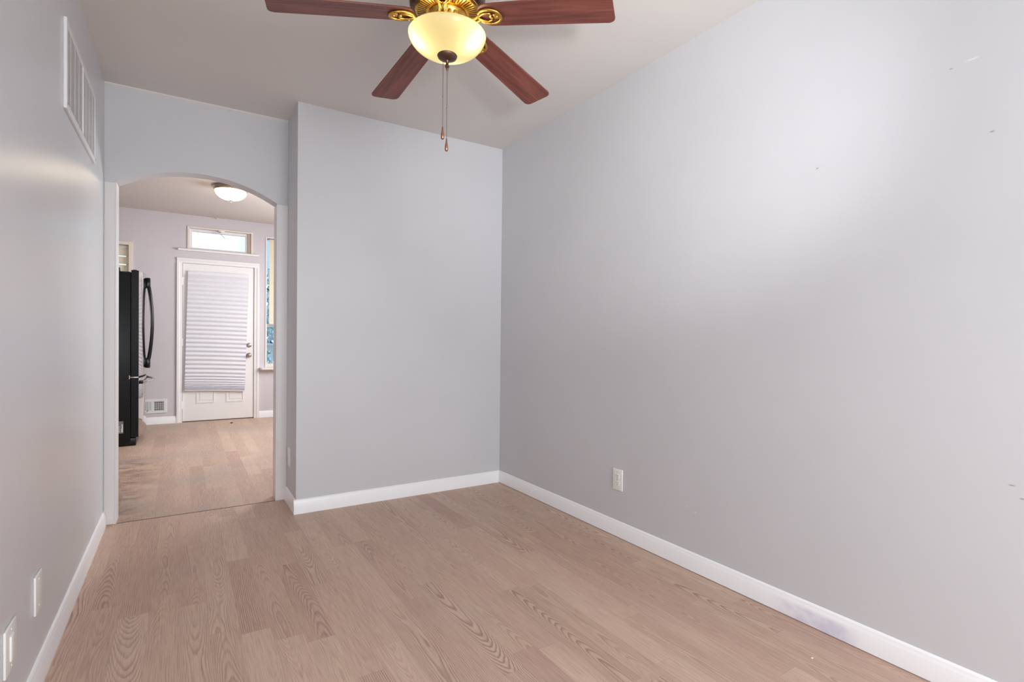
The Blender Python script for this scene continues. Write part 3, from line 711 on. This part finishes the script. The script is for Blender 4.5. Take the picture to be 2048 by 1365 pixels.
# ------------------------------------------------------------------ grilles
def return_grille():
    y0, y1, z0, z1 = 2.668, 3.466, 2.000, 2.350
    t = thing('air_return_grille', 'large white louvered air return high on the left wall', 'vent', (XL, (y0+y1)/2, z0))
    hy, hz_ = (y1-y0)/2, z1-z0
    b = MB(); w_ = 0.026
    b.box(0, 0.011, -hy, -hy+w_, 0, hz_, 0.002).box(0, 0.011, hy-w_, hy, 0, hz_, 0.002).box(0, 0.011, -hy+w_, hy-w_, 0, w_, 0.002).box(0, 0.011, -hy+w_, hy-w_, hz_-w_, hz_, 0.002)
    b.build('frame', M['grille'], t)
    b = MB(); b.box(0, 0.0125, -0.010, 0.010, w_, hz_-w_, 0.001)
    b.build('center_bar', M['grille'], t)
    b = MB(); n = 32; ph = (hz_-2*w_)/n
    for half in ((-hy+w_, -0.010), (0.010, hy-w_)):
        for i in range(n):
            z = w_+ph*i
            b.prism([(0.0015, z+ph*0.95), (0.0095, z+ph*0.10), (0.0105, z+ph*0.18), (0.0025, z+ph*1.03)], 'y', *half)
    b.build('louvers', M['grille'], t)
    for f in (-0.75, -0.5, -0.25, 0.25, 0.5, 0.75):
        MB().box(0.004, 0.0090, f*hy-0.0025, f*hy+0.0025, w_, hz_-w_).build('stiffener', M['grille'], t)
    MB().box(0.0002, 0.0012, -hy+w_, hy-w_, w_, hz_-w_).build('duct_shadow', M['pale_slot'], t)
    for yy in (-hy+0.013, hy-0.013):
        MB().lathe([(0.0045, 0.010), (0.004, 0.0125), (0.001, 0.0132)], 10, (0, yy, 0.02), 'x').build('screw', M['nickel'], t, 40)
return_grille()
def register():
    x0, x1, z0, z1 = -0.455, -0.163, 0.140, 0.318
    t = thing('wall_register', 'small white metal register low on the kitchen wall beside the refrigerator', 'vent', ((x0+x1)/2, DK, z0))
    hx, hh = (x1-x0)/2, z1-z0
    b = MB(); w_ = 0.034
    b.box(-hx, -hx+w_, -0.010, 0, 0, hh, 0.003).box(hx-w_, hx, -0.010, 0, 0, hh, 0.003).box(-hx+w_, hx-w_, -0.010, 0, 0, w_, 0.003).box(-hx+w_, hx-w_, -0.010, 0, hh-w_*0.9, hh, 0.003)
    b.box(-0.012, 0.010, -0.009, 0, w_, hh-w_*0.9)
    b.build('frame', M['grille'], t)
    b = MB()
    for i in range(6):
        x = -hx+w_+0.006+i*0.0165; b.box(x, x+0.0125, -0.008, -0.002, w_, hh-w_*0.9)
    for i in range(10):
        x = 0.010+i*0.0105; b.box(x, x+0.0032, -0.008, -0.002, w_, hh-w_*0.9)
    for z in (0.062, 0.088, 0.114): b.box(0.010, hx-w_, -0.007, -0.002, z, z+0.004)
    b.build('fins', M['grille'], t)
    MB().box(-hx+w_, hx-w_, -0.0015, -0.0003, w_, hh-w_*0.9).build('duct_shadow', M['slot'], t)
    b = MB().tube([(-0.085, -0.008, 0.13), (-0.083, -0.018, 0.05), (-0.07, -0.020, 0.022), (-0.055, -0.019, 0.028), (-0.052, -0.018, 0.045)], 0.0028, 8)
    b.build('damper_lever', M['nickel'], t, 40)
register()

# ------------------------------------------------------------------ wall plates (built facing -Y... local +X is out of the wall)
def plate(name, label, cat, loc, rz, kind, group=None, w_=0.0, h_=0.122):
    t = thing(name, label, cat, loc, rz, group)
    hw, hh = w_/2, h_/2
    MB().box(0, 0.0065, -hw, hw, -hh, hh, 0.0028, 3).build('cover_plate', M['plastic'], t, 30)
    if kind == 'duplex':
        for s in (-1, 1):
            f = MB(); pts = []
            for i in range(24):
                a = 2*PI*i/24; pts.append((max(-0.0145, min(0.0145, 0.0175*math.cos(a))), s*0.0195+max(-0.0135, min(0.0135, 0.0175*math.sin(a)))))
            f.prism(pts, 'x', 0.004, 0.0085)
            o = f.build('receptacle', M['plastic'], t, 30)
            g = MB()
            for u, l_ in ((-0.0063, 0.0085), (0.0063, 0.0068)): g.box(0.0083, 0.0088, u-0.0011, u+0.0011, s*0.0195+0.002-l_/2+0.002, s*0.0195+0.002+l_/2+0.002)
            g.lathe([(0.0024, 0.0083), (0.0024, 0.0088)], 12, (0, 0, s*0.0195-0.0075), 'x')
            g.build('socket_slots', M['grey_slot'], o)
        MB().lathe([(0.0034, 0.006), (0.003, 0.0078), (0.0005, 0.0082)], 12, (0, 0, 0), 'x').build('screw', M['nickel'], t, 40)
    elif kind == 'blank':
        for z in (-0.0415, 0.0415): MB().lathe([(0.0036, 0.006), (0.0032, 0.0078), (0.0005, 0.0082)], 12, (0, 0, z), 'x').build('screw', M['plastic'], t, 40)
    else:
        MB().box(0.004, 0.0105, -0.0168, 0.0168, -0.0335, 0.0335, 0.002).build('insert', M['plastic'], t, 30)
        for z in (-0.0485, 0.0485): MB().lathe([(0.0032, 0.006), (0.003, 0.0075), (0.0005, 0.0079)], 12, (0, 0, z), 'x').build('screw', M['plastic'], t, 40)
    return t
plate('wall_outlet', 'white duplex outlet alone on the long right wall above the baseboard', 'outlet', (XR, 2.228, 0.326), PI, 'duplex', None, 0.079)
plate('blank_wall_plate', 'white blank plate with two screws low on the left wall', 'wall plate', (XL, 2.227, 0.305), 0, 'blank', None, 0.086)
plate('wall_plate', 'white plate with a raised rectangular insert, nearest on the left wall', 'wall plate', (XL, 1.905, 0.290), 0, 'decora', None, 0.108, 0.124)
plate('wall_outlet', 'white outlet plate seen edge-on beside the right arch casing', 'outlet', (XB, 3.810, 0.319), PI, 'duplex', None, 0.080)

# ------------------------------------------------------------------ small litter and hook
def pebble(name, label, cat, loc, s, mat, seed):
    rn = random.Random(seed); b = MB(); r = bmesh.ops.create_icosphere(b.bm, subdivisions=2, radius=1.0)['verts']
    for v in r: v.co = Vector((v.co.x*s[0], v.co.y*s[1], (v.co.z+0.9)*s[2]))*rn.uniform(0.75, 1.2)
    lo = min(v.co.z for v in r)
    for v in r: v.co.z -= lo
    o = b.build(name, mat, None, 60, loc); tag(o, label, cat); return o
pebble('paint_chip', 'tiny white paint chip on the floor near the long right baseboard', 'debris', (1.888, 1.0, 0), (0.006, 0.004, 0.0015), M['chip'], 2)
pebble('dirt_clump', 'small dark dirt clump on the floor before the kitchen door', 'debris', (0.537, 7.728, 0), (0.016, 0.012, 0.006), M['dirt'], 5)
hk = MB().lathe([(0.008, 0), (0.008, -0.003), (0.003, -0.004)], 12, (0, 0, 0), 'z')
hk.tube([(0, 0, -0.003), (0.004, 0, -0.016), (0.012, 0, -0.026), (0.022, 0, -0.024), (0.026, 0, -0.014)], 0.0028, 8)
tag(hk.build('ceiling_hook', M['nickel'], None, 40, (0.36, DK-0.035, HK)), 'tiny metal hook on the kitchen ceiling edge above the transom', 'hook')

# ------------------------------------------------------------------ outside the kitchen windows
struct(MB().box(-14, 16, DK+0.16, 40, -0.9, -0.75), 'ground', M['ground'], 'yard outside the kitchen', 'ground')
struct(MB().box(-0.8, 3.4, DK+0.14, 9.75, -0.2, -0.1), 'deck', M['deckwood'], 'deck outside the kitchen window', 'deck')
rl = thing('deck_railing', 'pale deck railing outside the tall kitchen window', 'railing', (1.5, 9.6, -0.1))
MB().box(-1.6, 1.6, -0.06, 0.06, 1.075, 1.11, 0.004).box(-1.6, 1.6, -0.02, 0.02, 0.985, 1.075, 0.003).build('top_rail', M['deckwood'], rl)
MB().box(-1.6, 1.6, -0.02, 0.02, 0.10, 0.19, 0.003).build('bottom_rail', M['deckwood'], rl)
for x in (-1.55, 0.55): MB().box(x-0.045, x+0.045, -0.045, 0.045, 0, 1.07, 0.003).build('post', M['deckwood'], rl)
for i in range(10): MB().box(-0.75+0.125*i-0.017, -0.75+0.125*i+0.017, -0.017, 0.017, 0.185, 0.99).build('baluster', M['deckwood'], rl)
def tree(x, y, h, label, seed):
    rn = random.Random(seed); t = thing('tree', label, 'tree', (x, y, -0.76))
    b = MB(); b.tube([(0, 0, 0), (0.03, 0.02, h*0.3), (-0.02, 0.05, h*0.6), (0.02, 0, h*0.9)], 0.1, 10, rs=[0.16, 0.12, 0.08, 0.02])
    for i in range(14):
        a = rn.uniform(0, 2*PI); z = h*rn.uniform(0.3, 0.8); l = h*rn.uniform(0.15, 0.32)
        b.tube([(0, 0.03, z), (l*0.5*math.cos(a), l*0.5*math.sin(a), z+l*0.35), (l*math.cos(a), l*math.sin(a), z+l*0.5)], 0.03, 6, rs=[0.045, 0.028, 0.008])
    b.build('trunk', M['bark'], t, 60)
    b = MB()
    for i in range(4200):
        a = rn.uniform(0, 2*PI); z = rn.uniform(0.12, 1.0); r = h*0.34*math.sqrt(rn.random())*(1.15-z*0.8)
        p = Vector((r*math.cos(a), r*math.sin(a), h*z)); s = rn.uniform(0.05, 0.11)
        q = Euler((rn.uniform(0, 6), rn.uniform(0, 6), rn.uniform(0, 6))).to_matrix()
        vs = [b.bm.verts.new(p + q @ Vector(c)*s) for c in ((-1, 0, 0), (0, -0.5, 0.1), (1, 0, 0), (0, 0.5, 0.1))]
        b.bm.faces.new(vs)
    b.build('foliage', M['leaf'], t)
tree(2.6, 16.5, 4.0, 'bluish tree beyond the deck railing seen through the tall window', 4)
